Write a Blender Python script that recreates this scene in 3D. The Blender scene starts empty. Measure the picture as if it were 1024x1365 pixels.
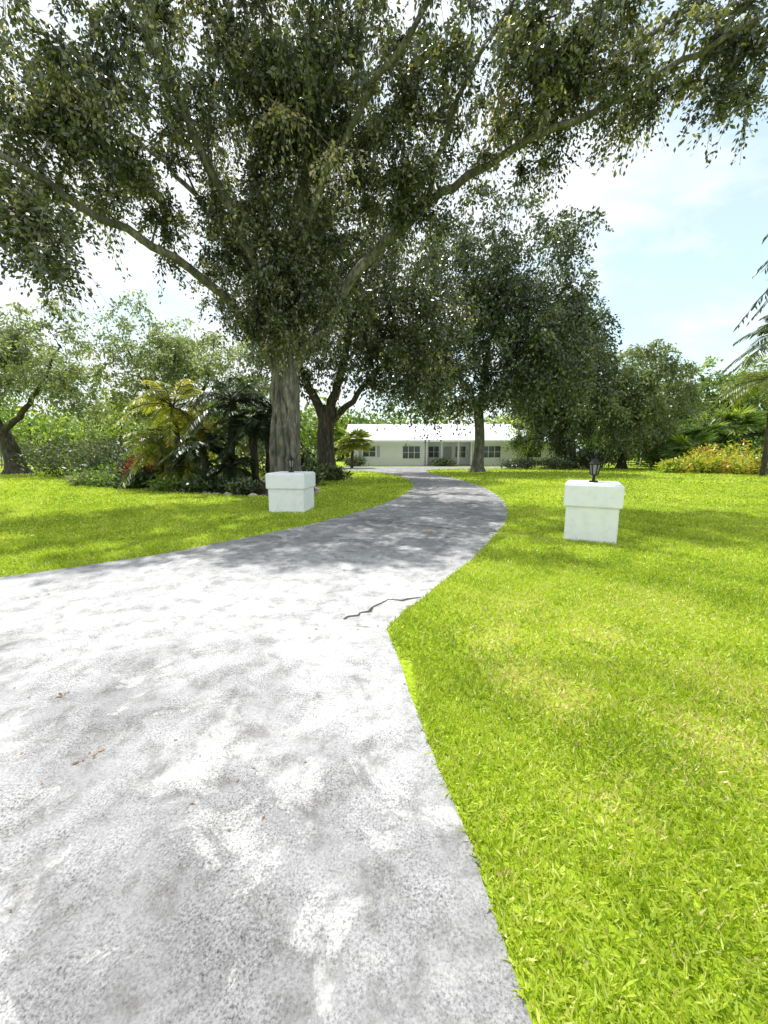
import bpy, bmesh, math, random
import numpy as np
from mathutils import Vector, Matrix
from mathutils.geometry import tessellate_polygon
R = np.random.default_rng(7)
random.seed(7)
scene = bpy.context.scene
scene.view_settings.view_transform = 'Standard'
scene.view_settings.look = 'None'
scene.view_settings.exposure = 0

# ------------------------------------------------------------------ materials
def new_mat(name):
    m = bpy.data.materials.new(name); m.use_nodes = True
    nt = m.node_tree
    return m, nt, nt.nodes, nt.links, nt.nodes['Principled BSDF']

def ramp(N, stops):
    r = N.new('ShaderNodeValToRGB'); e = r.color_ramp.elements
    while len(e) < len(stops): e.new(0.5)
    for i, (p, c) in enumerate(stops):
        e[i].position = p; e[i].color = (*c, 1) if len(c) == 3 else c
    return r

def noise(N, L, scale, detail=4, rough=.55, vec=None, dist=0):
    n = N.new('ShaderNodeTexNoise'); n.inputs['Scale'].default_value = scale
    n.inputs['Detail'].default_value = detail; n.inputs['Roughness'].default_value = rough
    n.inputs['Distortion'].default_value = dist
    if vec is not None: L.new(vec, n.inputs['Vector'])
    return n

def mixc(N, L, a, b, f, mode='MIX'):
    m = N.new('ShaderNodeMix'); m.data_type = 'RGBA'; m.blend_type = mode
    for idx, s in ((0, f), (6, a), (7, b)):
        if isinstance(s, (int, float)): m.inputs[idx].default_value = s
        elif isinstance(s, tuple): m.inputs[idx].default_value = (*s, 1)
        else: L.new(s, m.inputs[idx])
    return m.outputs[2]

def leaf_mat(name, stops, trans=.35, rough=.45, tcol=None, gloss=.05):
    m, nt, N, L, p = new_mat(name); N.remove(p)
    a = N.new('ShaderNodeAttribute'); a.attribute_name = 'tint'
    r = ramp(N, stops); L.new(a.outputs['Fac'], r.inputs[0])
    d = N.new('ShaderNodeBsdfDiffuse'); L.new(r.outputs[0], d.inputs[0])
    t = N.new('ShaderNodeBsdfTranslucent')
    L.new(mixc(N, L, r.outputs[0], tcol or (1.8, 1.8, .7), 1.0, 'MULTIPLY'), t.inputs[0])
    mx = N.new('ShaderNodeMixShader'); mx.inputs[0].default_value = trans
    L.new(d.outputs[0], mx.inputs[1]); L.new(t.outputs[0], mx.inputs[2])
    g = N.new('ShaderNodeBsdfGlossy'); g.inputs['Roughness'].default_value = rough; g.inputs[0].default_value = (1, 1, 1, 1)
    m2 = N.new('ShaderNodeMixShader'); m2.inputs[0].default_value = gloss
    L.new(mx.outputs[0], m2.inputs[1]); L.new(g.outputs[0], m2.inputs[2])
    L.new(m2.outputs[0], N['Material Output'].inputs[0])
    return m

M_leaf = leaf_mat('leaf_ficus', [(0, (.018, .026, .011)), (.48, (.052, .070, .027)), (.78, (.14, .155, .068)), (.92, (.30, .28, .16)), (1, (.46, .42, .29))], .36, .33, gloss=.09)  # pale upper stops paint sunlit leaves and glints into the tint
M_leaf2 = leaf_mat('leaf_oak', [(0, (.016, .028, .012)), (.6, (.052, .08, .03)), (1, (.22, .25, .12))], .34, .4, gloss=.075)
M_leafpale = leaf_mat('leaf_pale', [(0, (.09, .12, .055)), (.6, (.23, .28, .14)), (1, (.48, .52, .34))], .38, .5)
M_leafbright = leaf_mat('leaf_bright', [(0, (.04, .09, .02)), (.5, (.17, .27, .05)), (1, (.50, .54, .17))], .4, .45)
M_palm = leaf_mat('palm_frond_green', [(0, (.010, .024, .010)), (.7, (.035, .065, .02)), (1, (.09, .12, .03))], .25, .35, gloss=.06)
M_palmy = leaf_mat('palm_frond_yellow', [(0, (.08, .12, .018)), (.7, (.30, .33, .04)), (1, (.55, .46, .08))], .38, .4)
M_croton = leaf_mat('croton_leaf', [(0, (.06, .13, .02)), (.35, (.22, .34, .04)), (.62, (.66, .66, .12)), (.85, (.66, .50, .12)), (1, (.50, .14, .06))], .35, .4)
M_red = leaf_mat('cordyline_leaf', [(0, (.04, .06, .02)), (.5, (.13, .04, .04)), (1, (.30, .06, .08))], .3, .4)
M_grassblade = leaf_mat('grass_blade', [(0, (.17, .27, .015)), (.45, (.43, .55, .03)), (.8, (.66, .73, .11)), (.93, (.78, .72, .34)), (1, (.58, .44, .22))], .42, .5, (1.25, 1.25, .7), .04)
M_dead = leaf_mat('dead_leaf', [(0, (.12, .06, .025)), (1, (.38, .22, .10))], .1, .7)

def bark_mat(name, c1, c2, c3):
    m, nt, N, L, p = new_mat(name)
    tc = N.new('ShaderNodeTexCoord'); mp = N.new('ShaderNodeMapping')
    mp.inputs['Scale'].default_value = (1, 1, .25); L.new(tc.outputs['Object'], mp.inputs[0])
    n = noise(N, L, 9, 6, .65, mp.outputs[0], .6)
    r = ramp(N, [(.3, c1), (.52, c2), (.72, c3)]); L.new(n.outputs[0], r.inputs[0])
    n2 = noise(N, L, 1.3, 2, .5, tc.outputs['Object'])
    r2 = ramp(N, [(.35, (.6, .64, .52)), (.65, (1.1, 1.08, 1.02))]); L.new(n2.outputs[0], r2.inputs[0])
    L.new(mixc(N, L, r.outputs[0], r2.outputs[0], 1.0, 'MULTIPLY'), p.inputs['Base Color'])
    p.inputs['Roughness'].default_value = .9
    b = N.new('ShaderNodeBump'); b.inputs['Strength'].default_value = .8; b.inputs['Distance'].default_value = .04
    L.new(n.outputs[0], b.inputs['Height']); L.new(b.outputs[0], p.inputs['Normal'])
    return m
M_bark = bark_mat('bark_grey', (.04, .037, .032), (.165, .155, .14), (.36, .345, .32))
M_bark2 = bark_mat('bark_dark', (.02, .017, .014), (.075, .065, .053), (.18, .16, .13))

def simple(name, col, rough=.6, metal=0, var=.12, scale=3, bump=0.0):
    m, nt, N, L, p = new_mat(name)
    tc = N.new('ShaderNodeTexCoord')
    n = noise(N, L, scale, 6, .6, tc.outputs['Object'])
    lo = tuple(c * (1 - var) for c in col); hi = tuple(min(1, c * (1 + var)) for c in col)
    r = ramp(N, [(.35, lo), (.65, hi)]); L.new(n.outputs[0], r.inputs[0])
    L.new(r.outputs[0], p.inputs['Base Color'])
    p.inputs['Roughness'].default_value = rough; p.inputs['Metallic'].default_value = metal
    if bump:
        n3 = noise(N, L, 90, 4, .6, tc.outputs['Object'])
        b = N.new('ShaderNodeBump'); b.inputs['Strength'].default_value = bump; b.inputs['Distance'].default_value = .01
        L.new(n3.outputs[0], b.inputs['Height']); L.new(b.outputs[0], p.inputs['Normal'])
    return m
M_black = simple('black_metal', (.02, .02, .022), .4, .6)
M_white = simple('white_house_paint', (.88, .885, .92), .6, 0, .03)
M_roof = simple('pale_metal_roof', (.74, .76, .78), .45, 0, .06, 1)
M_trim = simple('trim_grey', (.45, .47, .5), .6)
M_soil = simple('mulch_soil', (.11, .095, .06), .95, 0, .5, 14, .6)
M_rubber = simple('tyre_rubber', (.02, .02, .02), .8)
M_carpaint = simple('car_paint_white', (.7, .7, .72), .25, .1, .02)
M_asphalt = simple('asphalt', (.05, .05, .052), .9, 0, .2, 20, .5)
M_joint = simple('joint_dark', (.06, .055, .045), .95, 0, .4, 12)
M_stone = simple('edging_stone', (.40, .36, .31), .9, 0, .3, 8, .4)
m, nt, N, L, p = new_mat('window_glass'); p.inputs['Base Color'].default_value = (.05, .07, .09, 1); p.inputs['Roughness'].default_value = .08
M_glass = m
m, nt, N, L, p = new_mat('lamp_glass'); p.inputs['Base Color'].default_value = (.25, .24, .2, 1); p.inputs['Roughness'].default_value = .15
M_lampglass = m

# stucco
m, nt, N, L, p = new_mat('white_stucco')
tc = N.new('ShaderNodeTexCoord'); sx = N.new('ShaderNodeSeparateXYZ'); L.new(tc.outputs['Object'], sx.inputs[0])
n = noise(N, L, 7, 7, .65, tc.outputs['Object'])
r = ramp(N, [(.28, (.77, .80, .86)), (.5, (.88, .90, .95)), (.8, (.92, .93, .97))]); L.new(n.outputs[0], r.inputs[0])
ad = N.new('ShaderNodeMath'); ad.operation = 'MULTIPLY_ADD'; L.new(n.outputs[0], ad.inputs[0]); ad.inputs[1].default_value = .22; L.new(sx.outputs[2], ad.inputs[2])
rd = ramp(N, [(.11, (1, 1, 1)), (.17, (0, 0, 0))]); L.new(ad.outputs[0], rd.inputs[0])
L.new(mixc(N, L, r.outputs[0], (.48, .50, .40), rd.outputs[0]), p.inputs['Base Color'])
p.inputs['Roughness'].default_value = .85
n3 = noise(N, L, 60, 4, .6, tc.outputs['Object']); b = N.new('ShaderNodeBump'); b.inputs['Strength'].default_value = .25; b.inputs['Distance'].default_value = .008
L.new(n3.outputs[0], b.inputs['Height']); L.new(b.outputs[0], p.inputs['Normal'])
M_stucco = m

# concrete: weathered, tree shade painted into the colour, worn pale patches, a few rust spots
m, nt, N, L, p = new_mat('weathered_concrete')
tc = N.new('ShaderNodeTexCoord'); O = tc.outputs['Object']
sx = N.new('ShaderNodeSeparateXYZ'); L.new(O, sx.inputs[0])
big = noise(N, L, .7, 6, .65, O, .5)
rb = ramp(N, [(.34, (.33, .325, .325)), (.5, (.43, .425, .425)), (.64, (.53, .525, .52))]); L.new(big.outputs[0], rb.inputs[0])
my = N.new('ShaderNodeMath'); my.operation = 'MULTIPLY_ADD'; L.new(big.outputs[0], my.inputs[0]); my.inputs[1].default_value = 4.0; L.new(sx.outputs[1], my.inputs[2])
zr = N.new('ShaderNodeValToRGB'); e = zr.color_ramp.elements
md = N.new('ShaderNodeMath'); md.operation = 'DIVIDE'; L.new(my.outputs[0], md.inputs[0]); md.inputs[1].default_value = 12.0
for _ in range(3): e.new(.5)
for i, (q, v) in enumerate([(.22, .68), (.34, .95), (.42, 1.22), (.53, 1.12), (.66, .70)]):  # tone along Y: pale strip, then tree shade darkened into the colour
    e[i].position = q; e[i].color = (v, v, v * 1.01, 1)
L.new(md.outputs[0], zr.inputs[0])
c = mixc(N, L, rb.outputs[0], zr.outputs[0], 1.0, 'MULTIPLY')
pat = noise(N, L, 2.0, 9, .68, O, .5)
rp = ramp(N, [(.535, (0, 0, 0)), (.555, (.42, .42, .42)), (.68, (.6, .6, .6))]); L.new(pat.outputs[0], rp.inputs[0])
c = mixc(N, L, c, (.62, .615, .60), rp.outputs[0])
sp = noise(N, L, 105, 6, .85, O)
rs = ramp(N, [(.39, (.16, .155, .155)), (.46, (.68, .68, .68)), (.54, (1.02, 1.02, 1.02)), (.66, (1.45, 1.45, 1.45))]); L.new(sp.outputs[0], rs.inputs[0])
sm = noise(N, L, 2.6, 6, .7, O)
rsm = ramp(N, [(.38, (.3, .3, .3)), (.58, (1, 1, 1))]); L.new(sm.outputs[0], rsm.inputs[0])
c = mixc(N, L, c, rs.outputs[0], rsm.outputs[0], 'MULTIPLY')
st = noise(N, L, 5, 9, .78, O, .3)
rst = ramp(N, [(.38, (.62, .61, .60)), (.5, (1, 1, 1)), (.62, (1.15, 1.15, 1.15))]); L.new(st.outputs[0], rst.inputs[0])
c = mixc(N, L, c, rst.outputs[0], .9, 'MULTIPLY')
vd = noise(N, L, 6, 3, .6, O); vo = N.new('ShaderNodeTexVoronoi'); vo.inputs['Scale'].default_value = .85
L.new(mixc(N, L, O, vd.outputs[1], .06), vo.inputs['Vector'])
rv = ramp(N, [(.03, (.75, .75, .75)), (.085, (0, 0, 0))]); L.new(vo.outputs['Distance'], rv.inputs[0])
L.new(mixc(N, L, c, (.42, .30, .17), rv.outputs[0]), p.inputs['Base Color'])
p.inputs['Roughness'].default_value = .9; p.inputs['Specular IOR Level'].default_value = .25
b = N.new('ShaderNodeBump'); b.inputs['Strength'].default_value = .5; b.inputs['Distance'].default_value = .004
L.new(sp.outputs[0], b.inputs['Height']); L.new(b.outputs[0], p.inputs['Normal'])
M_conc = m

# lawn
m, nt, N, L, p = new_mat('lawn')
tc = N.new('ShaderNodeTexCoord'); O = tc.outputs['Object']
n1 = noise(N, L, .35, 3, .6, O); r1 = ramp(N, [(.35, (.26, .37, .02)), (.6, (.38, .48, .03)), (.75, (.48, .53, .08))]); L.new(n1.outputs[0], r1.inputs[0])
n2 = noise(N, L, 28, 5, .75, O); r2 = ramp(N, [(.33, (.4, .46, .32)), (.5, (.85, .88, .8)), (.7, (1.25, 1.2, 1.2))]); L.new(n2.outputs[0], r2.inputs[0])
L.new(mixc(N, L, r1.outputs[0], r2.outputs[0], 1.0, 'MULTIPLY'), p.inputs['Base Color'])
p.inputs['Roughness'].default_value = .95; p.inputs['Specular IOR Level'].default_value = .2
M_lawn = m

# ------------------------------------------------------------------ mesh helpers
def link(o, parent=None):
    bpy.context.collection.objects.link(o)
    if parent is not None: o.parent = parent
    return o

def quad_mesh(name, V, mat, tint=None, parent=None):
    V = np.asarray(V, dtype=np.float32).reshape(-1, 3); n = len(V) // 4
    me = bpy.data.meshes.new(name)
    me.vertices.add(n * 4); me.vertices.foreach_set('co', V.ravel())
    me.loops.add(n * 4); me.loops.foreach_set('vertex_index', np.arange(n * 4, dtype=np.int32))
    me.polygons.add(n); me.polygons.foreach_set('loop_start', np.arange(0, n * 4, 4, dtype=np.int32))
    me.update(calc_edges=True)
    if tint is not None:
        a = me.attributes.new('tint', 'FLOAT', 'FACE'); a.data.foreach_set('value', np.asarray(tint, dtype=np.float32))
    me.materials.append(mat)
    return link(bpy.data.objects.new(name, me), parent)

def nrm(a): return a / (np.linalg.norm(a, axis=-1, keepdims=True) + 1e-9)

def leafq(P, D, Ln, W, rng=R, fold=.15, side=None):
    n = len(P); D = nrm(D)
    S = rng.normal(size=(n, 3)) if side is None else side
    S = nrm(np.cross(D, S)); Nn = np.cross(D, S)
    Ln = np.broadcast_to(np.asarray(Ln, float).reshape(-1, 1), (n, 1)); W = np.broadcast_to(np.asarray(W, float).reshape(-1, 1), (n, 1))
    mid = P + D * Ln * .45 + Nn * W * fold
    return np.stack([P, mid + S * W / 2, P + D * Ln, mid - S * W / 2], axis=1)

class Tubes:
    def __init__(s): s.v = []; s.f = []; s.n = 0
    def add(s, pts, rad, sides=6, flute=0, rng=R):
        pts = np.asarray(pts, float); m = len(pts)
        T = nrm(np.gradient(pts, axis=0)); ref = np.array([.13, .97, .21])
        A = nrm(np.cross(T, ref)); B = np.cross(T, A)
        th = np.arange(sides) * 2 * np.pi / sides
        rr = np.asarray(rad, float)[:, None] * np.ones((m, sides))
        if flute:
            ph = rng.uniform(0, 6, 3)
            z = np.arange(m)[:, None] * .12
            rr = rr * (1 + flute * (np.sin(5 * th[None] + ph[0] + z) * .6 + np.sin(9 * th[None] + ph[1] - z * 1.5) * .4) + rng.normal(size=rr.shape) * flute * .15)
        V = pts[:, None] + A[:, None] * (np.cos(th)[None, :, None] * rr[..., None]) + B[:, None] * (np.sin(th)[None, :, None] * rr[..., None])
        s.v.append(V.reshape(-1, 3))
        i = np.arange(m - 1)[:, None] * sides; j = np.arange(sides)[None]; j2 = (j + 1) % sides
        s.f.append((np.stack([i + j, i + j2, i + sides + j2, i + sides + j], -1) + s.n).reshape(-1, 4)); s.n += m * sides
    def build(s, name, mat, parent=None, loc=(0, 0, 0)):
        V = np.concatenate(s.v).astype(np.float32); F = np.concatenate(s.f).astype(np.int32); n = len(F)
        me = bpy.data.meshes.new(name); me.vertices.add(len(V)); me.vertices.foreach_set('co', V.ravel())
        me.loops.add(n * 4); me.loops.foreach_set('vertex_index', F.ravel())
        me.polygons.add(n); me.polygons.foreach_set('loop_start', np.arange(0, n * 4, 4, dtype=np.int32))
        me.update(calc_edges=True); me.polygons.foreach_set('use_smooth', np.ones(n, bool))
        me.materials.append(mat)
        return link(bpy.data.objects.new(name, me), parent)

def catmull(P, step=.4):
    P = np.asarray(P, float)
    if len(P) == 2:
        n = max(2, int(np.linalg.norm(P[1] - P[0]) / step)); t = np.linspace(0, 1, n + 1)[:, None]
        return P[0] * (1 - t) + P[1] * t
    Q = np.vstack([2 * P[0] - P[1], P, 2 * P[-1] - P[-2]]); out = []
    for i in range(1, len(Q) - 2):
        p0, p1, p2, p3 = Q[i - 1:i + 3]; n = max(2, int(np.linalg.norm(p2 - p1) / step))
        t = (np.arange(n) / n)[:, None]
        out.append(.5 * ((2 * p1) + (-p0 + p2) * t + (2 * p0 - 5 * p1 + 4 * p2 - p3) * t ** 2 + (-p0 + 3 * p1 - 3 * p2 + p3) * t ** 3))
    out.append(P[-1:]); return np.vstack(out)

def make_tree(name, limbs, blobs, nclump, twigs, lpt, leaf, mat, bark, seed, clump_r=.75, droop=.35, flute=.0, shell=.55, tint=.45):
    rng = np.random.default_rng(seed); tb = Tubes(); NP = []; NR = []
    for k, (pts, r0, r1) in enumerate(limbs):
        c = catmull(pts, .45); n = len(c); t = np.linspace(0, 1, n)
        rad = r0 + (r1 - r0) * t ** .8
        if k == 0 or pts[0][2] < .3: rad = rad * (1 + .55 * np.exp(-c[:, 2] / .35))
        cj = c.copy()
        if k: cj[1:] += rng.normal(size=(n - 1, 3)) * .05
        tb.add(cj, rad, 14 if r0 > .25 else 8, flute if r0 > .2 else 0, rng)
        s = 3 if k else int(n * .75)
        NP.append(cj[s:]); NR.append(rad[s:])
    NP = np.vstack(NP); NR = np.concatenate(NR)
    w = np.array([b[2] * b[1][0] * b[1][1] * b[1][2] for b in blobs]); w = w / w.sum()
    C = []
    for b, ww in zip(blobs, w):
        n = max(4, int(nclump * ww)); d = nrm(rng.normal(size=(n, 3))); rr = rng.uniform(0, 1, (n, 1)) ** shell
        rr *= 1 + .15 * np.sin(d[:, :1] * 7 + seed) * np.cos(d[:, 2:] * 6)
        C.append(np.array(b[0]) + d * rr * np.array(b[1]))
    C = np.vstack(C)
    dd = np.min(np.linalg.norm(C[:, None] - NP[None], axis=2), axis=1); C = C[np.argsort(dd)]
    LP = []; LD = []; LT = []
    for c in C:
        d = np.linalg.norm(NP - c, axis=1) + .35 * np.maximum(0, NP[:, 2] - c[2] + .3)
        i = int(np.argmin(d)); a = NP[i]; ln = np.linalg.norm(c - a)
        if ln > .25:
            r0 = min(NR[i] * .6, .015 + .016 * ln); k = max(3, int(ln / .5) + 1); t = np.linspace(0, 1, k)[:, None]
            mid = (a + c) / 2 + np.array([0, 0, .16 * ln]) + rng.normal(size=3) * .1 * ln
            pth = a * (1 - t) ** 2 + 2 * mid * t * (1 - t) + c * t * t
            rad = r0 * (1 - t[:, 0]) + .008
            tb.add(pth, rad, 5 if leaf < .2 else 4); NP = np.vstack([NP, pth[1:]]); NR = np.concatenate([NR, rad[1:]])
        ct = rng.normal(0, .2); cr = clump_r * rng.uniform(.6, 1.3)
        for q in range(twigs):
            dr = nrm(rng.normal(size=3) * np.array([1, 1, .7])); l = cr * rng.uniform(.6, 1.3)
            if leaf < .2 or q < 2:
                t = np.linspace(0, 1, 4 if leaf < .2 else 3)[:, None]
                tw = c + dr * l * t + np.array([0, 0, -droop * l * 1.4]) * t ** 2
                tb.add(tw, np.linspace(.009, .003, len(t)), 3)
            u = rng.uniform(.12, 1, lpt)[:, None]
            P = c + dr * l * u + np.array([0, 0, -droop * l * 1.4]) * u ** 2 + rng.normal(size=(lpt, 3)) * leaf * .5
            D = nrm(dr * .7 + rng.normal(size=(lpt, 3)) * .75 + np.array([0, 0, -droop]))
            LP.append(P); LD.append(D); LT.append(np.clip(rng.normal(tint + ct, .22, lpt), 0, 1))
    LP = np.vstack(LP); LD = np.vstack(LD); LT = np.concatenate(LT)
    ls = leaf * rng.uniform(.7, 1.3, len(LP))
    o = tb.build(name, bark)
    quad_mesh('foliage', leafq(LP, LD, ls, ls * .5, rng), mat, LT, o)
    return o

# ------------------------------------------------------------------ ground & drive
def sheet(name, poly, z, mat, parent=None):
    vs = [Vector((x, y, z)) for x, y in poly]
    tris = tessellate_polygon([vs]); me = bpy.data.meshes.new(name)
    me.from_pydata([tuple(v) for v in vs], [], [tuple(t) for t in tris]); me.update()
    bm = bmesh.new(); bm.from_mesh(me); bmesh.ops.recalc_face_normals(bm, faces=bm.faces)
    for f in bm.faces:
        if f.normal.z < 0: f.normal_flip()
    bm.to_mesh(me); bm.free()
    me.materials.append(mat); return link(bpy.data.objects.new(name, me), parent)

sheet('ground', [(-400, -300), (400, -300), (400, 500), (-400, 500)], 0, M_lawn)
def cr2(P, step=.25): return catmull([(x, y, 0) for x, y in P], step)[:, :2]
rightA = cr2([(1.0, -3.2), (.40, .80), (.35, 1.18), (.25, 1.70), (.02, 3.08)])
rightB = cr2([(.02, 3.08), (.369, 3.746), (.797, 4.459), (1.465, 5.70), (2.307, 7.43), (3.03, 9.29), (3.78, 12.3), (4.24, 16.3), (4.15, 20.7), (3.7, 24.6), (3.3, 28.3), (4.0, 32.5), (9, 35.0), (13, 37)], .4)
left = cr2([(-10, 39.5), (-9, 34), (-3.2, 31.2), (-.38, 28.2), (1.04, 23.2), (1.35, 18.2), (.95, 14.7), (.067, 11.4), (-.77, 9.29), (-1.706, 7.66), (-2.69, 6.34), (-3.39, 5.4), (-4.07, 4.885), (-4.637, 4.459), (-7, 3.1), (-11, .6), (-14, -3.2)], .4)
def jit(a, s):
    b = a.copy(); b[1:-1] += R.normal(size=b[1:-1].shape) * s; return b
poly = np.vstack([jit(rightA, .006), jit(rightB, .012)[1:], [(13, 39.5)], jit(left, .015), [(-14, -6), (3, -6)]])
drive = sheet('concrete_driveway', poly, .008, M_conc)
sheet('road', [(-200, -14), (200, -14), (200, -6), (-200, -6)], .004, M_asphalt)

def inside(P, poly):
    x, y = P[:, 0], P[:, 1]; c = np.zeros(len(P), bool); n = len(poly)
    for i in range(n):
        x1, y1 = poly[i]; x2, y2 = poly[(i + 1) % n]
        if y1 == y2: continue
        k = ((y1 > y) != (y2 > y)) & (x < (x2 - x1) * (y - y1) / (y2 - y1) + x1); c ^= k
    return c

def strip(name, pts, w, z, mat, parent=None, jitter=.0):
    P = catmull([(a, b, 0) for a, b in pts], .06)[:, :2]
    if jitter: P[1:-1] += R.normal(size=P[1:-1].shape) * jitter
    T = nrm(np.gradient(P, axis=0)); Nn = np.stack([-T[:, 1], T[:, 0]], 1)
    ww = w * R.uniform(.3, 1.5, (len(P), 1)); A = P + Nn * ww / 2; B = P - Nn * ww / 2; z0 = np.full((len(P), 1), z)
    A = np.hstack([A, z0]); B = np.hstack([B, z0])
    return quad_mesh(name, np.stack([B[:-1], B[1:], A[1:], A[:-1]], 1), mat, None, parent)
strip('crack', [(-.36, 3.27), (-.2, 3.42), (-.08, 3.62), (.06, 3.72), (.2, 3.74), (.38, 3.8)], .032, .012, M_joint, drive, .016)
strip('joint_6', [(-.34, 3.15), (-.15, 3.12), (.0, 3.09)], .006, .012, M_joint, drive, .003)
strip('joint', [(-1.05, 8.75), (.5, 7.9), (2.03, 6.95)], .025, .012, M_joint, drive)
strip('joint_2', [(.12, 11.5), (1.9, 11.2), (3.5, 11.1)], .02, .012, M_joint, drive)
strip('joint_3', [(1.1, 15.4), (4.1, 15.2)], .025, .012, M_joint, drive)
strip('joint_4', [(1.35, 19.5), (4.15, 19.5)], .025, .012, M_joint, drive)

# mulch bed (left)
bed = cr2([(-13.5, 17.5), (-9, 15.2), (-5.5, 13.4), (-3.5, 12.9), (-2.6, 13.6), (-2.5, 15), (-4.2, 17.5), (-6, 22), (-12, 24), (-16, 21), (-13.5, 17.5)], .5)
bed = jit(bed, .06)
mb = sheet('mulch_bed', bed, .006, M_soil)

# grass blades
def vn(P, s, ph):
    x, y = P[:, 0] * s + ph, P[:, 1] * s - ph
    return (np.sin(x * 1.3 + 2 * np.sin(y * .7)) + np.sin(y * 1.7 + 2 * np.sin(x * .9 + 1)) + .6 * np.sin(x * 3.1 + y * 2.3)) / 2.6
gV = []; gT = []
BARE = [(1.02, 2.25, .07, 1.2), (.9, 2.9, .07, 1), (1.7, 1.75, .07, .9), (1.75, 2.9, .12, .8), (1.25, 3.6, .14, .8), (2.3, 2.2, .1, .7), (1.0, 1.45, .03, .5), (2.6, 3.6, .2, .5)]
def band(x0, x1, y0, y1, dens, ln, w, keep=None):
    n = int((x1 - x0) * (y1 - y0) * dens)
    P = np.stack([R.uniform(x0, x1, n), R.uniform(y0, y1, n)], 1)
    k = ~inside(P, poly) & ~inside(P, bed) & (np.abs(P[:, 0]) < (P[:, 1] + 1.2) * 1.25 + .8); P = P[k]; n = len(P)
    bare = 0
    for bx, by, bs, ba in BARE: bare = bare + ba * np.exp(-((P[:, 0] - bx) ** 2 + (P[:, 1] - by) ** 2) / bs)
    bare = np.clip(bare * (.75 + .45 * vn(P, 7, 2)), 0, 1)
    k = R.uniform(size=n) > bare * .4; P = P[k]; bare = bare[k]; n = len(P)
    ang = R.uniform(0, 6.283, n); tilt = np.clip(R.normal(.85, .4, n), .05, 1.65)
    D = np.stack([np.cos(ang) * np.sin(tilt), np.sin(ang) * np.sin(tilt), np.cos(tilt)], 1)
    l = ln * R.uniform(.45, 1.35, n) * (1 - .4 * bare); base = np.hstack([P, R.uniform(0, .015, (n, 1))])
    t = np.clip(.46 + .16 * vn(P, 1.1, 3) + .14 * vn(P, 4.3, 9) + R.normal(0, .2, n), 0, .88)
    dry = R.uniform(size=n) < .03 + .95 * bare; t[dry] = R.uniform(.88, 1, dry.sum())
    gV.append(leafq(base, D, l, w * R.uniform(.7, 1.3, n), R, .25)); gT.append(t)
band(.2, 4.5, .2, 2.6, 13000, .043, .0072)
band(-.3, 7, 2.6, 5, 5500, .045, .010)
band(-9, -2, 4, 6.5, 2600, .05, .013)
band(.5, 10, 5, 7.5, 2400, .05, .014)
band(-12, 13, 6.5, 11, 1000, .055, .02)
band(-20, 20, 11, 18, 260, .07, .035)
band(-30, 30, 18, 34, 45, .09, .08)
quad_mesh('grass', np.concatenate(gV), M_grassblade, np.concatenate(gT))

# ------------------------------------------------------------------ trees
limbs = [
 ([(-3.5, 14, -.1), (-3.52, 14, 1.5), (-3.45, 14, 3.2), (-3.5, 14, 5.0)], .50, .42),
 ([(-3.6, 14, 4.1), (-4.5, 13.4, 5.6), (-5.7, 12.3, 6.8), (-7.3, 11, 7.5), (-9, 10, 8.4), (-10.5, 9, 9.2)], .19, .05),
 ([(-3.2, 14, 4.3), (-2.3, 13.9, 5.6), (-.6, 13.5, 7.5), (1.3, 13, 8.9), (3.7, 12, 9.8), (6, 11, 10.3), (8.4, 10.2, 11.0)], .22, .05),
 ([(-3.5, 14, 4.6), (-3.2, 13.7, 7), (-2.4, 13.2, 10), (-1.3, 12.5, 13.2), (-.8, 12, 15.5)], .34, .06),
 ([(-3.6, 14, 4.6), (-4.0, 13.2, 7), (-4.8, 11.8, 9.2), (-5.6, 10.5, 11.3), (-6.4, 9.3, 13)], .25, .05),
 ([(-3.4, 14.2, 4.6), (-3.4, 15.5, 7), (-3, 17, 10), (-2.5, 18, 13)], .25, .05),
 ([(-3.0, 13.6, 7.4), (-1.5, 12.2, 9.5), (.6, 10.6, 11.2), (2.5, 9.6, 12.8)], .15, .04),
 ([(-4, 13.2, 7.2), (-6, 13.6, 9.5), (-8, 13.8, 11.5)], .14, .04),
 ([(1.3, 13, 8.9), (2.2, 11.6, 11.2), (4.2, 10.4, 13.2)], .10, .03),
 ([(3.7, 12, 9.8), (6.3, 12, 11.8), (9, 11, 13.2)], .09, .03),
 ([(-3.95, 13.7, -.1), (-3.86, 13.66, 1.5), (-3.8, 13.7, 3), (-3.7, 13.8, 4.6)], .17, .11),
 ([(-3.15, 13.6, -.1), (-3.2, 13.6, 1.8), (-3.35, 13.55, 3.4), (-3.4, 13.7, 4.8)], .15, .10),
 ([(-3.6, 13.5, -.1), (-3.55, 13.5, 1.6), (-3.65, 13.55, 3.6), (-3.5, 13.7, 5)], .12, .07),
]
blobs = [((-2.6, 12.6, 12.0), (6.5, 4.2, 4.0), .75), ((4.6, 11.6, 11.6), (4.4, 2.4, 2.1), 1.05), ((8.8, 11.0, 11.6), (2.5, 1.5, 1.5), 1.2),
 ((-8.0, 10.8, 9.8), (3.6, 2.0, 2.3), 1.3), ((-8.1, 9.6, 6.6), (1.4, 1.0, 1.6), 2.3), ((-3.3, 13.1, 6.9), (2.3, 1.2, 2.6), 3.0), ((-3, 16.5, 10), (5, 3, 4), .5),
 ((.8, 12.6, 9.4), (2.6, 1.4, 1.5), 1.1), ((-5.5, 12.6, 8.0), (2.0, 1.0, 1.1), 1.2)]
make_tree('ficus_tree', limbs, blobs, 800, 9, 30, .125, M_leaf, M_bark, 3, .70, .65, .12, .75, tint=.5)

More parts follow.
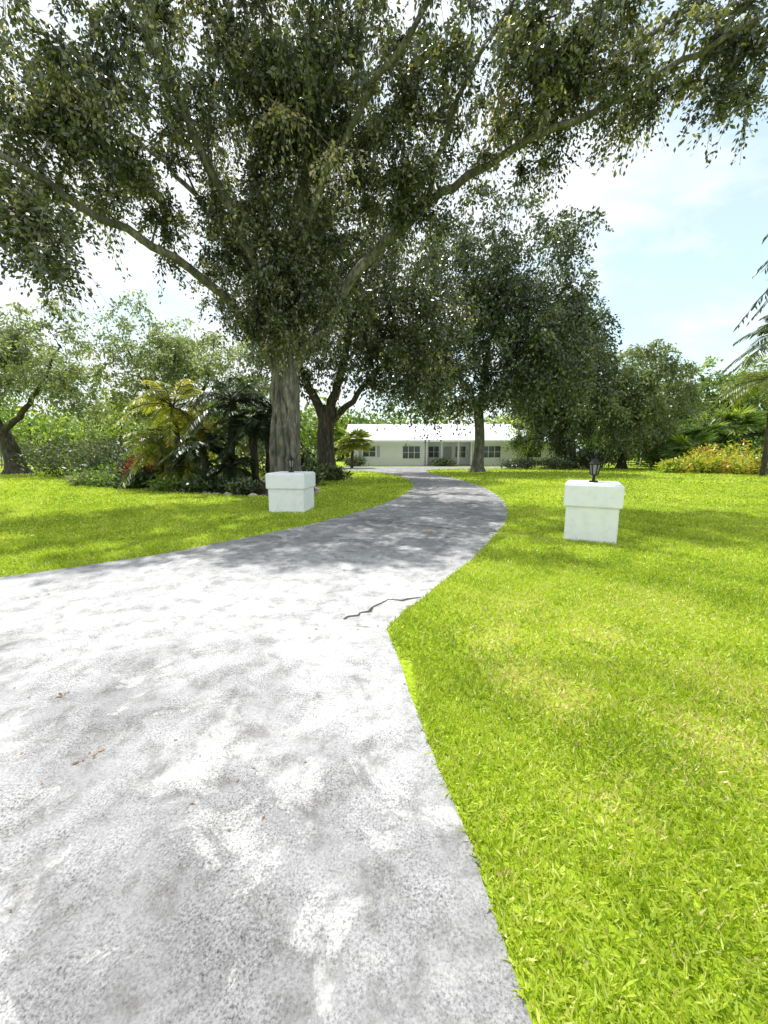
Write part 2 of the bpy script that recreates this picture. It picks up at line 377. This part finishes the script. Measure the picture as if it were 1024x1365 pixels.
limbs = [([(-3.2, 22, -.1), (-3.3, 22, 2.5), (-3.0, 22, 4)], .55, .4), ([(-3.2, 22, 3), (-4.5, 21.5, 6), (-5.5, 21, 9)], .3, .06), ([(-3.1, 22, 3.4), (-2, 21.6, 7), (-1, 21, 12)], .3, .06), ([(-3.1, 22, 3), (-.8, 22.5, 5.5), (2.2, 22, 8.5)], .22, .05)]
make_tree('ficus_tree', limbs, [((-2.5, 22, 10), (5, 4, 5), .9), ((1.2, 22, 8.0), (3.6, 3, 4.2), 1.2), ((-5, 21, 6.6), (2.5, 2.5, 2), 1)], 290, 8, 18, .2, M_leaf, M_bark2, 11, 1.05, .8, .1, tint=.4)
limbs = [([(7, 29, -.1), (7.1, 29, 2.5), (6.9, 29, 5)], .42, .32), ([(7, 29, 4.4), (4.5, 28, 8), (2, 27.5, 11)], .22, .05), ([(7, 29, 4.4), (7.5, 29, 9), (8.5, 28.6, 15)], .26, .06), ([(7, 29, 4.5), (9.6, 28, 7.5), (12, 27.5, 11)], .2, .05), ([(7, 29, 4.5), (8, 31, 8), (9, 32, 11)], .2, .05)]
make_tree('shade_tree', limbs, [((7.8, 29, 13.2), (7.2, 4.0, 6.0), .9), ((11.2, 28, 7.8), (4.6, 3.2, 4.4), 1.1), ((2.6, 28, 7.6), (4.4, 3, 3.8), 1.1), ((6.8, 27.5, 6.4), (3.5, 2.5, 1.8), 1)], 490, 8, 17, .26, M_leaf2, M_bark, 12, 1.2, .8, tint=.48)
limbs = [([(17.5, 36, -.1), (17.2, 36, 3), (17, 36, 5)], .4, .3), ([(17, 36, 4.5), (15, 35.5, 9), (14.5, 35, 13)], .2, .05), ([(17, 36, 4.5), (18, 36, 9), (18, 36, 13)], .2, .05)]
make_tree('shade_tree', limbs, [((16.6, 36, 9.8), (3.8, 3.5, 5.6), 1), ((13.5, 36, 7), (3, 2.5, 4.4), .8), ((17, 35, 5), (3, 2.5, 2.6), .7)], 230, 8, 18, .3, M_leaf2, M_bark2, 13, 1.3, .8)
limbs = [([(21.5, 35, -.1), (21.5, 35, 2.5), (21.7, 35, 4)], .35, .25), ([(21.6, 35, 3), (20, 34.6, 6), (19.5, 34, 8)], .15, .04), ([(21.6, 35, 3), (23, 34.6, 6), (23.6, 34, 8)], .15, .04)]
make_tree('weeping_tree', limbs, [((21.8, 34.5, 6.2), (4.2, 3.5, 4.6), 1)], 180, 8, 19, .26, M_leafpale, M_bark2, 14, 1.2, 1.0, tint=.35)
limbs = [([(14.6, 39.5, -.1), (14.7, 39.5, 1.5), (14.6, 39.5, 2.4)], .12, .08), ([(14.6, 39.5, 2), (15.8, 39.5, 3.5)], .06, .03), ([(14.6, 39.5, 2), (13.6, 39.5, 3.6)], .06, .03)]
make_tree('small_tree', limbs, [((14.8, 39.5, 3.2), (2.0, 1.5, 1.8), 1)], 40, 7, 18, .22, M_leafbright, M_bark2, 24, .8, .6, tint=.3)
limbs = [([(18.6, 40, -.1), (18.7, 40, 1.5), (18.6, 40, 2.4)], .12, .08), ([(18.6, 40, 2), (19.8, 40, 3.5)], .06, .03), ([(18.6, 40, 2), (17.6, 40, 3.6)], .06, .03)]
make_tree('small_tree', limbs, [((18.8, 40, 3.0), (2.2, 1.5, 2.2), 1)], 50, 7, 18, .22, M_leaf2, M_bark2, 25, .8, .6)
limbs = [([(-25.2, 26.5, -.1), (-25.4, 26.5, 1.5), (-25.9, 26.5, 3)], .55, .42), ([(-25.8, 26.5, 2.7), (-23, 26, 5), (-20.5, 25.5, 8)], .25, .05), ([(-25.9, 26.5, 2.8), (-26, 26, 6), (-25, 25.6, 10)], .28, .05), ([(-25.9, 26.5, 2.8), (-29, 26, 6), (-31, 25.6, 8)], .25, .05)]
make_tree('live_oak_tree', limbs, [((-24.5, 26, 8), (6.5, 4.5, 3.8), 1), ((-20, 25, 5.8), (3, 3, 2.4), .8)], 170, 8, 16, .22, M_leafpale, M_bark2, 15, 1.05, .7, shell=.75)
limbs = [([(-16.5, 32, -.1), (-16.6, 32, 2.5), (-16.5, 32, 4)], .4, .3), ([(-16.5, 32, 3.5), (-19, 31.6, 7), (-20, 31, 10)], .2, .05), ([(-16.5, 32, 3.5), (-14, 31.6, 7), (-13, 31, 10)], .2, .05)]
make_tree('live_oak_tree', limbs, [((-16.5, 31.5, 9.0), (6.5, 4, 4.6), 1), ((-20, 31, 5), (3, 3, 2), .6), ((-10.5, 31.5, 7), (3.5, 3, 4), .8)], 190, 8, 16, .25, M_leafpale, M_bark2, 16, 1.15, .7, shell=.75)
for k, (x, y, h, r) in enumerate([(28.5, 40, 8.6, 3.8), (34, 40, 11.5, 4.6), (41, 40, 12, 5), (37, 33, 7.6, 3.4), (31, 47, 9, 4), (47, 42, 12, 5), (30, 35, 5.2, 2.4)]):
    limbs = [([(x, y, -.1), (x + .1, y, h * .3), (x, y, h * .5)], .25, .15), ([(x, y, h * .4), (x - 1.5, y, h * .7)], .1, .04), ([(x, y, h * .4), (x + 1.5, y, h * .75)], .1, .04)]
    make_tree('broadleaf_tree', limbs, [((x, y, h * .55), (r, r * .8, h * .45), 1)], 95, 7, 17, .32, M_leafbright if k != 4 else M_leafpale, M_bark2, 30 + k, 1.2, .35, tint=.32 + .11 * (k % 3))

# distant tree mass
V = []; T = []; rng = np.random.default_rng(55); tb = Tubes()
for i in range(90):
    x = rng.uniform(-105, 105); y = rng.uniform(60, 80); h = rng.uniform(7, 11); r = rng.uniform(3.5, 6)
    if -6 < x < 30: h *= .9
    tb.add([(x, y, 0), (x + .3, y, h * .6)], [.3, .15], 6)
    ct = rng.normal(.45, .2)
    for j in range(16):
        d = nrm(rng.normal(size=3)); c = np.array([x, y, h * .55]) + d * np.array([r * .8, r * .6, h * .33]) 
        n = 40; P = c + rng.normal(size=(n, 3)) * 1.0; V.append(leafq(P, rng.normal(size=(n, 3)), .75, .5, rng)); T.append(np.clip(rng.normal(ct, .2, n), 0, 1))
dt = tb.build('distant_trees', M_bark2)
quad_mesh('foliage', np.concatenate(V), M_leafbright, np.concatenate(T), dt)

# ------------------------------------------------------------------ shrubs
def shrub(name, cx, cy, rx, ry, h, mat, leaf, n=1400, seed=1, tint=.5, upright=.4):
    rng = np.random.default_rng(seed); tb = Tubes(); V = []; T = []
    ns = 26
    for i in range(ns):
        a = rng.uniform(0, 6.283); q = math.sqrt(rng.uniform()); hh = h * (1 - .45 * q * q) * rng.uniform(.75, 1.1)
        e = np.array([cx + rx * q * math.cos(a), cy + ry * q * math.sin(a), hh]); s = np.array([cx + (e[0] - cx) * .4, cy + (e[1] - cy) * .4, 0])
        t = np.linspace(0, 1, 4)[:, None]; pth = s * (1 - t) + e * t; tb.add(pth, [.02, .016, .012, .006], 4)
        m = n // ns; u = rng.uniform(.15, 1.05, (m, 1)) ** .7
        P = s * (1 - u) + e * u + rng.normal(size=(m, 3)) * np.array([rx, ry, h * .8]) * .16; P[:, 2] = np.maximum(P[:, 2], .03)
        V.append(leafq(P, nrm(e - s) * upright + rng.normal(size=(m, 3)) * .6, leaf * rng.uniform(.7, 1.3, m), leaf * .42, rng)); T.append(np.clip(rng.normal(tint + rng.normal(0, .14), .2, m), 0, 1))
    o = tb.build(name, M_bark2); quad_mesh('leaves', np.concatenate(V), mat, np.concatenate(T), o); return o

def palm(name, x, y, h, nf, fl, mat, seed, leaflet=.45, lw=.035, trunk_r=.12, nl=34, tint=.5, up=1.0, fan=False):
    rng = np.random.default_rng(seed); tb = Tubes(); V = []; T = []
    lean = rng.normal(size=2) * .04 * h
    top = np.array([x + lean[0], y + lean[1], h])
    if h > .3:
        c = catmull([(x, y, -.05), (x + lean[0] * .3, y + lean[1] * .3, h * .5), tuple(top)], .3)
        rr = trunk_r * (1 + .12 * np.sin(np.arange(len(c)) * 2.4)); tb.add(c, rr, 10)
    for i in range(nf):
        a = i * 2.399 + rng.uniform(-.2, .2); e = np.clip(rng.uniform(-.35, 1.25) * up, -.6, 1.45); L_ = fl * rng.uniform(.8, 1.1)
        hd = np.array([math.cos(a), math.sin(a), 0]); d = hd * math.cos(e) + np.array([0, 0, math.sin(e)])
        t = np.linspace(0, 1, 9)[:, None]; sag = (.42 + .25 * math.cos(e)) * L_
        if fan: sag *= .5
        pth = top + d * L_ * t + np.array([0, 0, -1]) * sag * t ** 2.2
        tb.add(pth, np.linspace(.022, .005, 9), 4); tt = np.clip(rng.normal(tint, .15), 0, 1)
        sd = np.array([-math.sin(a), math.cos(a), 0])
        if fan:
            m = 34; an = np.linspace(-1.9, 1.9, m); e0 = pth[-3]; ax = nrm(pth[-1] - pth[-4])
            D = ax * np.cos(an)[:, None] + sd * np.sin(an)[:, None] + rng.normal(size=(m, 3)) * .05 + np.array([0, 0, -.15])
            V.append(leafq(np.repeat(e0[None], m, 0), D, leaflet * 1.6, lw * 1.6, rng, .1)); T.append(np.clip(tt + rng.normal(0, .1, m), 0, 1)); continue
        for sgn in (-1, 1):
            u = np.linspace(.12, 1, nl)[:, None]
            P = top + d * L_ * u + np.array([0, 0, -1]) * sag * u ** 2.2
            tang = nrm(d * L_ - np.array([0, 0, 1]) * sag * 2.2 * u ** 1.2)
            D = sd * sgn * .9 + tang * .65 + np.array([0, 0, -.45]) + rng.normal(size=(nl, 3)) * .1
            ll = leaflet * (np.sin(np.clip(u[:, 0], .05, .97) * np.pi * .93 + .12) * .75 + .3)
            V.append(leafq(P, D, ll, lw, rng, .2, np.tile(np.array([[0, 0, 1.]]), (nl, 1)) + rng.normal(size=(nl, 3)) * .2)); T.append(np.clip(tt + rng.normal(0, .1, nl), 0, 1))
    o = tb.build(name, M_bark2); quad_mesh('fronds', np.concatenate(V), mat, np.concatenate(T), o); return o

palm('areca_palm', -8.5, 16.2, 3.3, 30, 2.2, M_palmy, 61, .5, .05, .1, tint=.75)
palm('areca_palm', -7.6, 16.6, 2.4, 26, 2.1, M_palmy, 62, .5, .05, .1, tint=.6)
palm('areca_palm', -9.2, 16.0, 1.6, 24, 1.9, M_palmy, 67, .5, .05, .1, tint=.5)
palm('areca_palm', -8.3, 15.6, .9, 20, 1.6, M_palmy, 68, .5, .05, .1, tint=.3)
palm('date_palm', -6.3, 15.9, 3.5, 36, 2.2, M_palm, 63, .45, .045, .15, tint=.5)
palm('date_palm', -5.2, 15.6, 2.4, 32, 1.9, M_palm, 64, .42, .045, .15, tint=.5)
palm('date_palm', -7.0, 15.2, 1.6, 30, 1.7, M_palm, 65, .4, .045, .14, tint=.5)
palm('date_palm', -5.9, 14.8, .9, 26, 1.4, M_palm, 69, .4, .045, .14, tint=.5)
palm('date_palm', -4.9, 16.5, 3.0, 26, 1.9, M_palm, 66, .42, .045, .14, tint=.4)
palm('date_palm', -10.6, 19, 1.8, 26, 1.9, M_palm, 70, .42, .05, .14, tint=.6)
k = 0
for (x, y, rx, h, mat, lf, tn) in [
    (-10.6, 17.2, .8, 1.1, M_red, .3, .55), (-11.5, 18, .7, 1.0, M_red, .28, .5), (-9.9, 15.9, .9, .6, M_palm, .25, .6), (-8.2, 14.9, .9, .5, M_leafbright, .16, .4),
    (-12.5, 18, 1.5, .9, M_leafbright, .18, .3), (-14, 19.5, 1.6, 1.8, M_leaf2, .2, .5), (-11.5, 20, 2.0, 2.8, M_leaf2, .2, .6), (-6.6, 14.2, .8, .45, M_palm, .2, .7), (-5, 13.7, .6, .5, M_leaf2, .15, .6),
    (-16.5, 22, 2.2, 2.2, M_leaf2, .22, .8), (-19.5, 24, 2.4, 2.0, M_leaf2, .22, .6), (-23, 30, 3, 2.6, M_leaf2, .25, .6), (-14, 25, 2.5, 3.4, M_leafbright, .25, .2), (-10, 25, 2.6, 3.4, M_leaf2, .25, .6),
    (-29, 33, 3.5, 2.6, M_leaf2, .28, .5), (-36, 36, 4, 3.0, M_leaf2, .3, .8), (-11.8, 16.6, .8, .5, M_leafbright, .15, .3), (-13.2, 17.2, .7, .5, M_leafpale, .15, .5),
    (-7, 24, 2.4, 3.2, M_leaf2, .25, .5), (-18, 27, 2.5, 2.6, M_leaf2, .25, .4), (-3.4, 17.3, 1.0, 1.0, M_leaf2, .2, .6), (-2.5, 20.2, .8, .6, M_leaf2, .18, .7), (-4.6, 19, 1.3, 1.5, M_palm, .25, .7),
    (-6, 38, 1.6, 1.9, M_leafbright, .2, .3), (-3.2, 40.6, 1.3, 1.1, M_leaf2, .2, .6), (-5.5, 33, 1.3, 1.2, M_leafbright, .2, .3), (6.2, 40.8, 1.2, .8, M_leaf2, .2, .6), (12, 34, 2, .9, M_leaf2, .2, .4), (15, 33.5, 1.6, 1.0, M_leaf2, .2, .6),
    (24, 34, 2.2, 2.2, M_leafbright, .25, .15), (26.5, 35, 2.4, 1.9, M_leafbright, .25, .5), (20, 37, 2.5, 2.4, M_leaf2, .25, .5), (18, 34, 1.5, 1.6, M_leaf2, .25, .5), (29, 31, 2.2, 2.4, M_leafbright, .25, .3), (33, 30, 2.4, 2.8, M_leafbright, .25, .5)]:
    shrub('shrub', x, y, rx, rx * .8, h, mat, lf, 1400, 100 + k, tn); k += 1
for (x, y, rx, h, s) in [(22.5, 27, 1.3, 1.2, 1), (24.3, 26, 1.4, 1.2, 2), (26, 25.5, 1.4, 1.5, 3), (20.8, 27.6, 1.1, .9, 4), (23.5, 28.5, 1.4, 1.7, 5), (27.4, 26.2, 1.3, 1.8, 6), (25.5, 28, 1.4, 2.0, 7)]:
    shrub('croton_shrub', x, y, rx, rx * .8, h, M_croton, .24, 1400, 200 + s, .34 + .14 * (s % 3))
for (x, y, h, s) in [(27, 33.5, 2.8, 1), (25, 32, 1.8, 2), (29.5, 33, 3.6, 3), (31.5, 31, 2.8, 4), (24, 30.5, 1.4, 5)]:
    palm('sabal_palm', x, y, h, 28, 1.5, M_leafbright, 300 + s, .75, .1, .16, tint=.4, fan=True)
palm('coconut_palm', 20.4, 20, 7.2, 28, 2.7, M_palm, 321, .6, .06, .15, tint=.9)
palm('coconut_palm', 23.6, 24, 5.8, 28, 2.8, M_palmy, 322, .6, .06, .15, tint=.2)
palm('coconut_palm', 11.75, 9.6, 7.2, 28, 2.7, M_palm, 323, .55, .045, .16, tint=.4)
palm('sabal_palm', -3.0, 36, 2.4, 22, 1.4, M_palmy, 305, .7, .1, .15, tint=.4, fan=True)

# stones round the bed
bm = bmesh.new()
for i in range(0, len(bed) - 1):
    for q in range(2):
        t = random.random(); x, y = bed[i] * (1 - t) + bed[i + 1] * t
        if y > 19: continue
        g = bmesh.ops.create_icosphere(bm, subdivisions=1, radius=random.uniform(.06, .12), matrix=Matrix.Translation((x, y, .04)))
        for v in g['verts']: v.co.x += random.uniform(-.015, .015); v.co.z = max(0, v.co.z * .8 + random.uniform(-.01, .01))
me = bpy.data.meshes.new('edging_stones'); bm.to_mesh(me); bm.free(); me.materials.append(M_stone); link(bpy.data.objects.new('edging_stones', me))

# fallen leaves
P = []
for (x, y, s, n) in [(-1.46, 1.69, .02, 6), (-1.99, 2.155, .025, 6), (-3.6, 3.8, .05, 6), (.41, 1.16, .02, 3), (-.2, 2.9, .3, 5), (1.2, 1.4, .5, 8), (2.4, 2.2, .8, 14)]:
    P.append(np.hstack([R.normal((x, y), s, (n, 2)), np.full((n, 1), .014)]))
n = 500; P.append(np.hstack([R.uniform((-3, 4.5), (4, 22), (n, 2)), np.full((n, 1), .018)]))
n = 130; P.append(np.hstack([R.uniform((-4, .6), (3, 4.5), (n, 2)), np.full((n, 1), .014)]))
P = np.vstack(P); P[P[:, 0] > .3, 2] += .012
D = R.normal(size=(len(P), 3)) * np.array([1, 1, .08]); ll = R.uniform(.02, .04, len(P)); ll[48:548] = R.uniform(.03, .06, 500); ll[-130:] *= .6
quad_mesh('fallen_leaves', leafq(P, D, ll, ll * .45, R, .1, np.tile([[0, 0, 1.]], (len(P), 1)) + R.normal(size=(len(P), 3)) * .2), M_dead, R.uniform(0, 1, len(P)))

# ------------------------------------------------------------------ boxes
def box(name, x0, x1, y0, y1, z0, z1, mat, parent=None, bev=0):
    bm = bmesh.new(); bmesh.ops.create_cube(bm, size=1)
    for v in bm.verts: v.co = ((v.co.x + .5) * (x1 - x0) + x0, (v.co.y + .5) * (y1 - y0) + y0, (v.co.z + .5) * (z1 - z0) + z0)
    if bev: bmesh.ops.bevel(bm, geom=bm.edges[:], offset=bev, segments=2, affect='EDGES')
    me = bpy.data.meshes.new(name); bm.to_mesh(me); bm.free(); me.materials.append(mat)
    return link(bpy.data.objects.new(name, me), parent)
def cyl(name, x, y, z0, z1, r0, r1, mat, parent=None, seg=12, rot=0):
    bm = bmesh.new(); bmesh.ops.create_cone(bm, cap_ends=True, segments=seg, radius1=r0, radius2=r1, depth=z1 - z0, matrix=Matrix.Translation((x, y, (z0 + z1) / 2)) @ Matrix.Rotation(rot, 4, 'Z'))
    me = bpy.data.meshes.new(name); bm.to_mesh(me); bm.free(); me.materials.append(mat)
    return link(bpy.data.objects.new(name, me), parent)

def pillar(x, y, rot, w):
    e = bpy.data.objects.new('gate_pillar', None); link(e); e.location = (x, y, 0); e.rotation_euler = (0, 0, rot)
    h = w / 2
    box('body', -h, h, -h, h, -.05, .60, M_stucco, e, .012)
    c = h + .04
    box('cap', -c, c, -c, c, .60, .965, M_stucco, e, .015)
    box('cap_slab', -c + .03, c - .03, -c + .03, c - .03, .965, .985, M_stucco, e, .006)
    l = bpy.data.objects.new('post_lantern', None); link(l); l.location = (x, y, .985); l.rotation_euler = (0, 0, rot)
    cyl('base', 0, 0, 0, .025, .075, .065, M_black, l, 16); cyl('stem', 0, 0, .025, .11, .028, .022, M_black, l)
    cyl('pan', 0, 0, .11, .135, .035, .07, M_black, l, 6)
    cyl('glass', 0, 0, .135, .30, .055, .085, M_lampglass, l, 6)
    for i in range(6):
        a = i * math.pi / 3
        t = Tubes(); t.add([(.058 * math.cos(a), .058 * math.sin(a), .13), (.088 * math.cos(a), .088 * math.sin(a), .302)], [.009, .009], 4); t.build('rib_%d' % i, M_black, l)
    cyl('rim', 0, 0, .30, .315, .10, .105, M_black, l, 6); cyl('roof', 0, 0, .315, .40, .105, .025, M_black, l, 6)
    cyl('finial_neck', 0, 0, .40, .425, .012, .012, M_black, l); cyl('finial', 0, 0, .425, .465, .02, .004, M_black, l)
pillar(3.60, 6.60, math.radians(-27), .78)
pillar(-2.37, 9.85, math.radians(-6), .90)

# ------------------------------------------------------------------ house
H = bpy.data.objects.new('white_house', None); link(H); H.location = (0, 0, 0)
def P_(name, *a, **k): return box(name, *a, parent=H, **k)
Y0 = 42
P_('wall_left', -3.6, 4.4, Y0, Y0 + 8, 0, 2.6, M_white)
P_('wall_porch_back', 4.4, 9.6, Y0 + 1.8, Y0 + 8, 0, 2.6, M_white)
P_('wall_right', 9.6, 14.4, Y0, Y0 + 8, 0, 2.6, M_white)
P_('wing_wall', 14.4, 21, Y0 + 1.5, Y0 + 8, 0, 2.5, M_white)
def gable(name, x0, x1, y0, y1, z0, zr, mat, t=.12):
    ym = (y0 + y1) / 2; vs = [(x0, y0, z0), (x1, y0, z0), (x1, ym, zr), (x0, ym, zr), (x0, y1, z0), (x1, y1, z0)]
    vb = [(a, b, c - t) for a, b, c in vs]; f = [(0, 1, 2, 3), (3, 2, 5, 4), (6, 9, 8, 7), (9, 10, 11, 8), (0, 6, 7, 1), (4, 5, 11, 10), (0, 3, 9, 6), (3, 4, 10, 9), (1, 7, 8, 2), (2, 8, 11, 5)]
    me = bpy.data.meshes.new(name); me.from_pydata(vs + vb, [], f); me.update(); me.materials.append(mat); link(bpy.data.objects.new(name, me), H)
gable('roof', -4.2, 14.9, Y0 - .7, Y0 + 8.7, 2.72, 4.7, M_roof)
gable('wing_roof', 14.95, 21.5, Y0 + .9, Y0 + 8.4, 2.6, 4.1, M_roof)
for x in np.arange(-3.9, 14.8, .6):   # standing seams
    t = Tubes(); t.add([(x, Y0 - .69, 2.735), (x, Y0 + 4, 4.715)], [.022, .022], 4); t.build('seam', M_roof, H)
for nm, xx, z in (('gable_end_left', -3.6, 2.6), ('gable_end_right', 14.4, 2.6)):
    me = bpy.data.meshes.new(nm); me.from_pydata([(xx, Y0 + .01, z), (xx, Y0 + 7.99, z), (xx, Y0 + 4, 4.5)], [], [(0, 1, 2)]); me.materials.append(M_white); link(bpy.data.objects.new(nm, me), H)
P_('fascia', -4.2, 14.9, Y0 - .76, Y0 - .703, 2.52, 2.72, M_white)
P_('soffit', -4.15, 14.85, Y0 - .69, Y0 + 1.78, 2.605, 2.625, M_white)
def window(x0, x1, z0, z1, y, n=2):
    P_('window_frame', x0 - .08, x1 + .08, y - .05, y + .02, z0 - .08, z1 + .08, M_white)
    w = (x1 - x0) / n
    for i in range(n):
        P_('window_glass', x0 + i * w + .03, x0 + (i + 1) * w - .03, y - .056, y - .04, z0, (z0 + z1) / 2 - .02, M_glass)
        P_('window_glass', x0 + i * w + .03, x0 + (i + 1) * w - .03, y - .056, y - .04, (z0 + z1) / 2 + .02, z1, M_glass)
window(-2.3, -.9, 1.0, 2.1, Y0, 2)
window(2.0, 3.9, .8, 2.1, Y0, 3)
window(5.0, 6.2, .9, 2.1, Y0 + 1.8, 2)
window(8.0, 9.2, .9, 2.1, Y0 + 1.8, 2)
window(10.6, 12.6, .9, 2.1, Y0, 3)
window(16, 17.6, .9, 2.0, Y0 + 1.5, 2)
P_('door', 6.7, 7.6, Y0 + 1.74, Y0 + 1.82, .02, 2.1, M_trim)
P_('door_frame', 6.6, 7.7, Y0 + 1.77, Y0 + 1.83, .0, 2.2, M_white)
P_('porch_slab', 4.4, 9.6, Y0 - .4, Y0 + 1.8, 0, .12, M_stone)
for x in (4.6, 6.2, 8.0, 9.4): P_('porch_column', x - .09, x + .09, Y0 - .25, Y0 - .07, .12, 2.6, M_white)
P_('shutter', -2.75, -2.42, Y0 - .04, Y0 + .01, .95, 2.15, M_trim)
P_('shutter', -.78, -.45, Y0 - .04, Y0 + .01, .95, 2.15, M_trim)

# white fence right of the house
F = bpy.data.objects.new('white_fence', None); link(F)
for i, x in enumerate(np.arange(21.6, 34, 1.8)): box('post_%d' % i, x - .06, x + .06, 43.4, 43.52, 0, 1.5, M_white, F)
for i, z in enumerate((.25, .8, 1.3)): box('rail_%d' % i, 21.6, 33.9, 43.34, 43.39, z, z + .14, M_white, F)

# parked car (far left)
C = bpy.data.objects.new('parked_car', None); link(C); C.location = (-43.5, 44, 0); C.rotation_euler = (0, 0, math.radians(8))
prof = [(-2.2, .35), (-2.25, .75), (-2.15, 1.0), (-1.1, 1.12), (-.45, 1.58), (1.5, 1.62), (2.1, 1.1), (2.25, .95), (2.25, .4)]
bm = bmesh.new(); a = [bm.verts.new((x, -.88, z)) for x, z in prof]; b_ = [bm.verts.new((x, .88, z)) for x, z in prof]
for v in a + b_:
    if v.co.z > 1.3: v.co.y *= .82
bm.faces.new(a); bm.faces.new(b_[::-1])
for i in range(len(prof)): bm.faces.new((a[i], b_[i], b_[(i + 1) % len(prof)], a[(i + 1) % len(prof)]))
bmesh.ops.recalc_face_normals(bm, faces=bm.faces); bmesh.ops.bevel(bm, geom=bm.edges[:], offset=.04, segments=2, affect='EDGES')
me = bpy.data.meshes.new('body'); bm.to_mesh(me); bm.free(); me.materials.append(M_carpaint); link(bpy.data.objects.new('body', me), C)
for s in (-1, 1):
    me = bpy.data.meshes.new('side_windows'); y1, y2 = s * .885, s * .76
    me.from_pydata([(-.95, y1, 1.14), (1.9, y1, 1.14), (1.4, y2, 1.53), (-.4, y2, 1.5)], [], [(0, 1, 2, 3)]); me.materials.append(M_glass); link(bpy.data.objects.new('side_windows', me), C)
    for x in (-1.4, 1.4):
        w = cyl('wheel', 0, 0, -.11, .11, .34, .34, M_rubber, C, 20); w.rotation_euler = (math.pi / 2, 0, 0); w.location = (x, s * .82, .34)
        w = cyl('hub', 0, 0, -.115, .115, .2, .2, M_trim, C, 12); w.rotation_euler = (math.pi / 2, 0, 0); w.location = (x, s * .825, .34)

# ------------------------------------------------------------------ light
S = Vector((-.42, .9, 0)).normalized(); el = math.radians(70)
sv = Vector((S.x * math.cos(el), S.y * math.cos(el), math.sin(el)))
ld = bpy.data.lights.new('sun', 'SUN'); ld.energy = 5; ld.angle = math.radians(.5); ld.color = (1, .975, .93)
lo = link(bpy.data.objects.new('sun', ld)); lo.rotation_euler = sv.to_track_quat('Z', 'Y').to_euler()
w = bpy.data.worlds.new('World'); scene.world = w; w.use_nodes = True; N = w.node_tree.nodes; L = w.node_tree.links
sky = N.new('ShaderNodeTexSky'); sky.sky_type = 'NISHITA'; sky.sun_disc = False; sky.sun_elevation = el; sky.sun_rotation = math.atan2(S.x, S.y)
tc = N.new('ShaderNodeTexCoord'); mp = N.new('ShaderNodeMapping'); mp.inputs['Scale'].default_value = (1, 1, 2.0); L.new(tc.outputs['Generated'], mp.inputs[0])
n = noise(N, L, 2.6, 7, .58, mp.outputs[0], .35)
dp = N.new('ShaderNodeVectorMath'); dp.operation = 'DOT_PRODUCT'; L.new(tc.outputs['Generated'], dp.inputs[0])
dp.inputs[1].default_value = Vector((.62, .62, .42)).normalized()
mr = N.new('ShaderNodeMapRange'); mr.interpolation_type = 'SMOOTHSTEP'; mr.inputs[1].default_value = .72; mr.inputs[2].default_value = 1.0; mr.inputs[3].default_value = 0; mr.inputs[4].default_value = .07
L.new(dp.outputs['Value'], mr.inputs[0])
sb = N.new('ShaderNodeMath'); sb.operation = 'SUBTRACT'; L.new(n.outputs[0], sb.inputs[0]); L.new(mr.outputs[0], sb.inputs[1])
r = ramp(N, [(.34, (.38, .38, .38)), (.52, (1, 1, 1))]); L.new(sb.outputs[0], r.inputs[0])
sk = mixc(N, L, sky.outputs[0], (1.7, 1.9, 1.55), 1.0, 'MULTIPLY')
c = mixc(N, L, sk, (7.5, 7.8, 8.0), r.outputs[0])
bg = N['Background']; L.new(c, bg.inputs[0]); bg.inputs[1].default_value = .15

# ------------------------------------------------------------------ camera
cd = bpy.data.cameras.new('camera'); cd.sensor_fit = 'HORIZONTAL'; cd.sensor_width = 36; cd.lens = 18; cd.clip_start = .05; cd.clip_end = 1500
co = link(bpy.data.objects.new('camera', cd)); co.location = (0, 0, 1.5); co.rotation_euler = (math.radians(90 - 8.9), 0, 0)
scene.camera = co
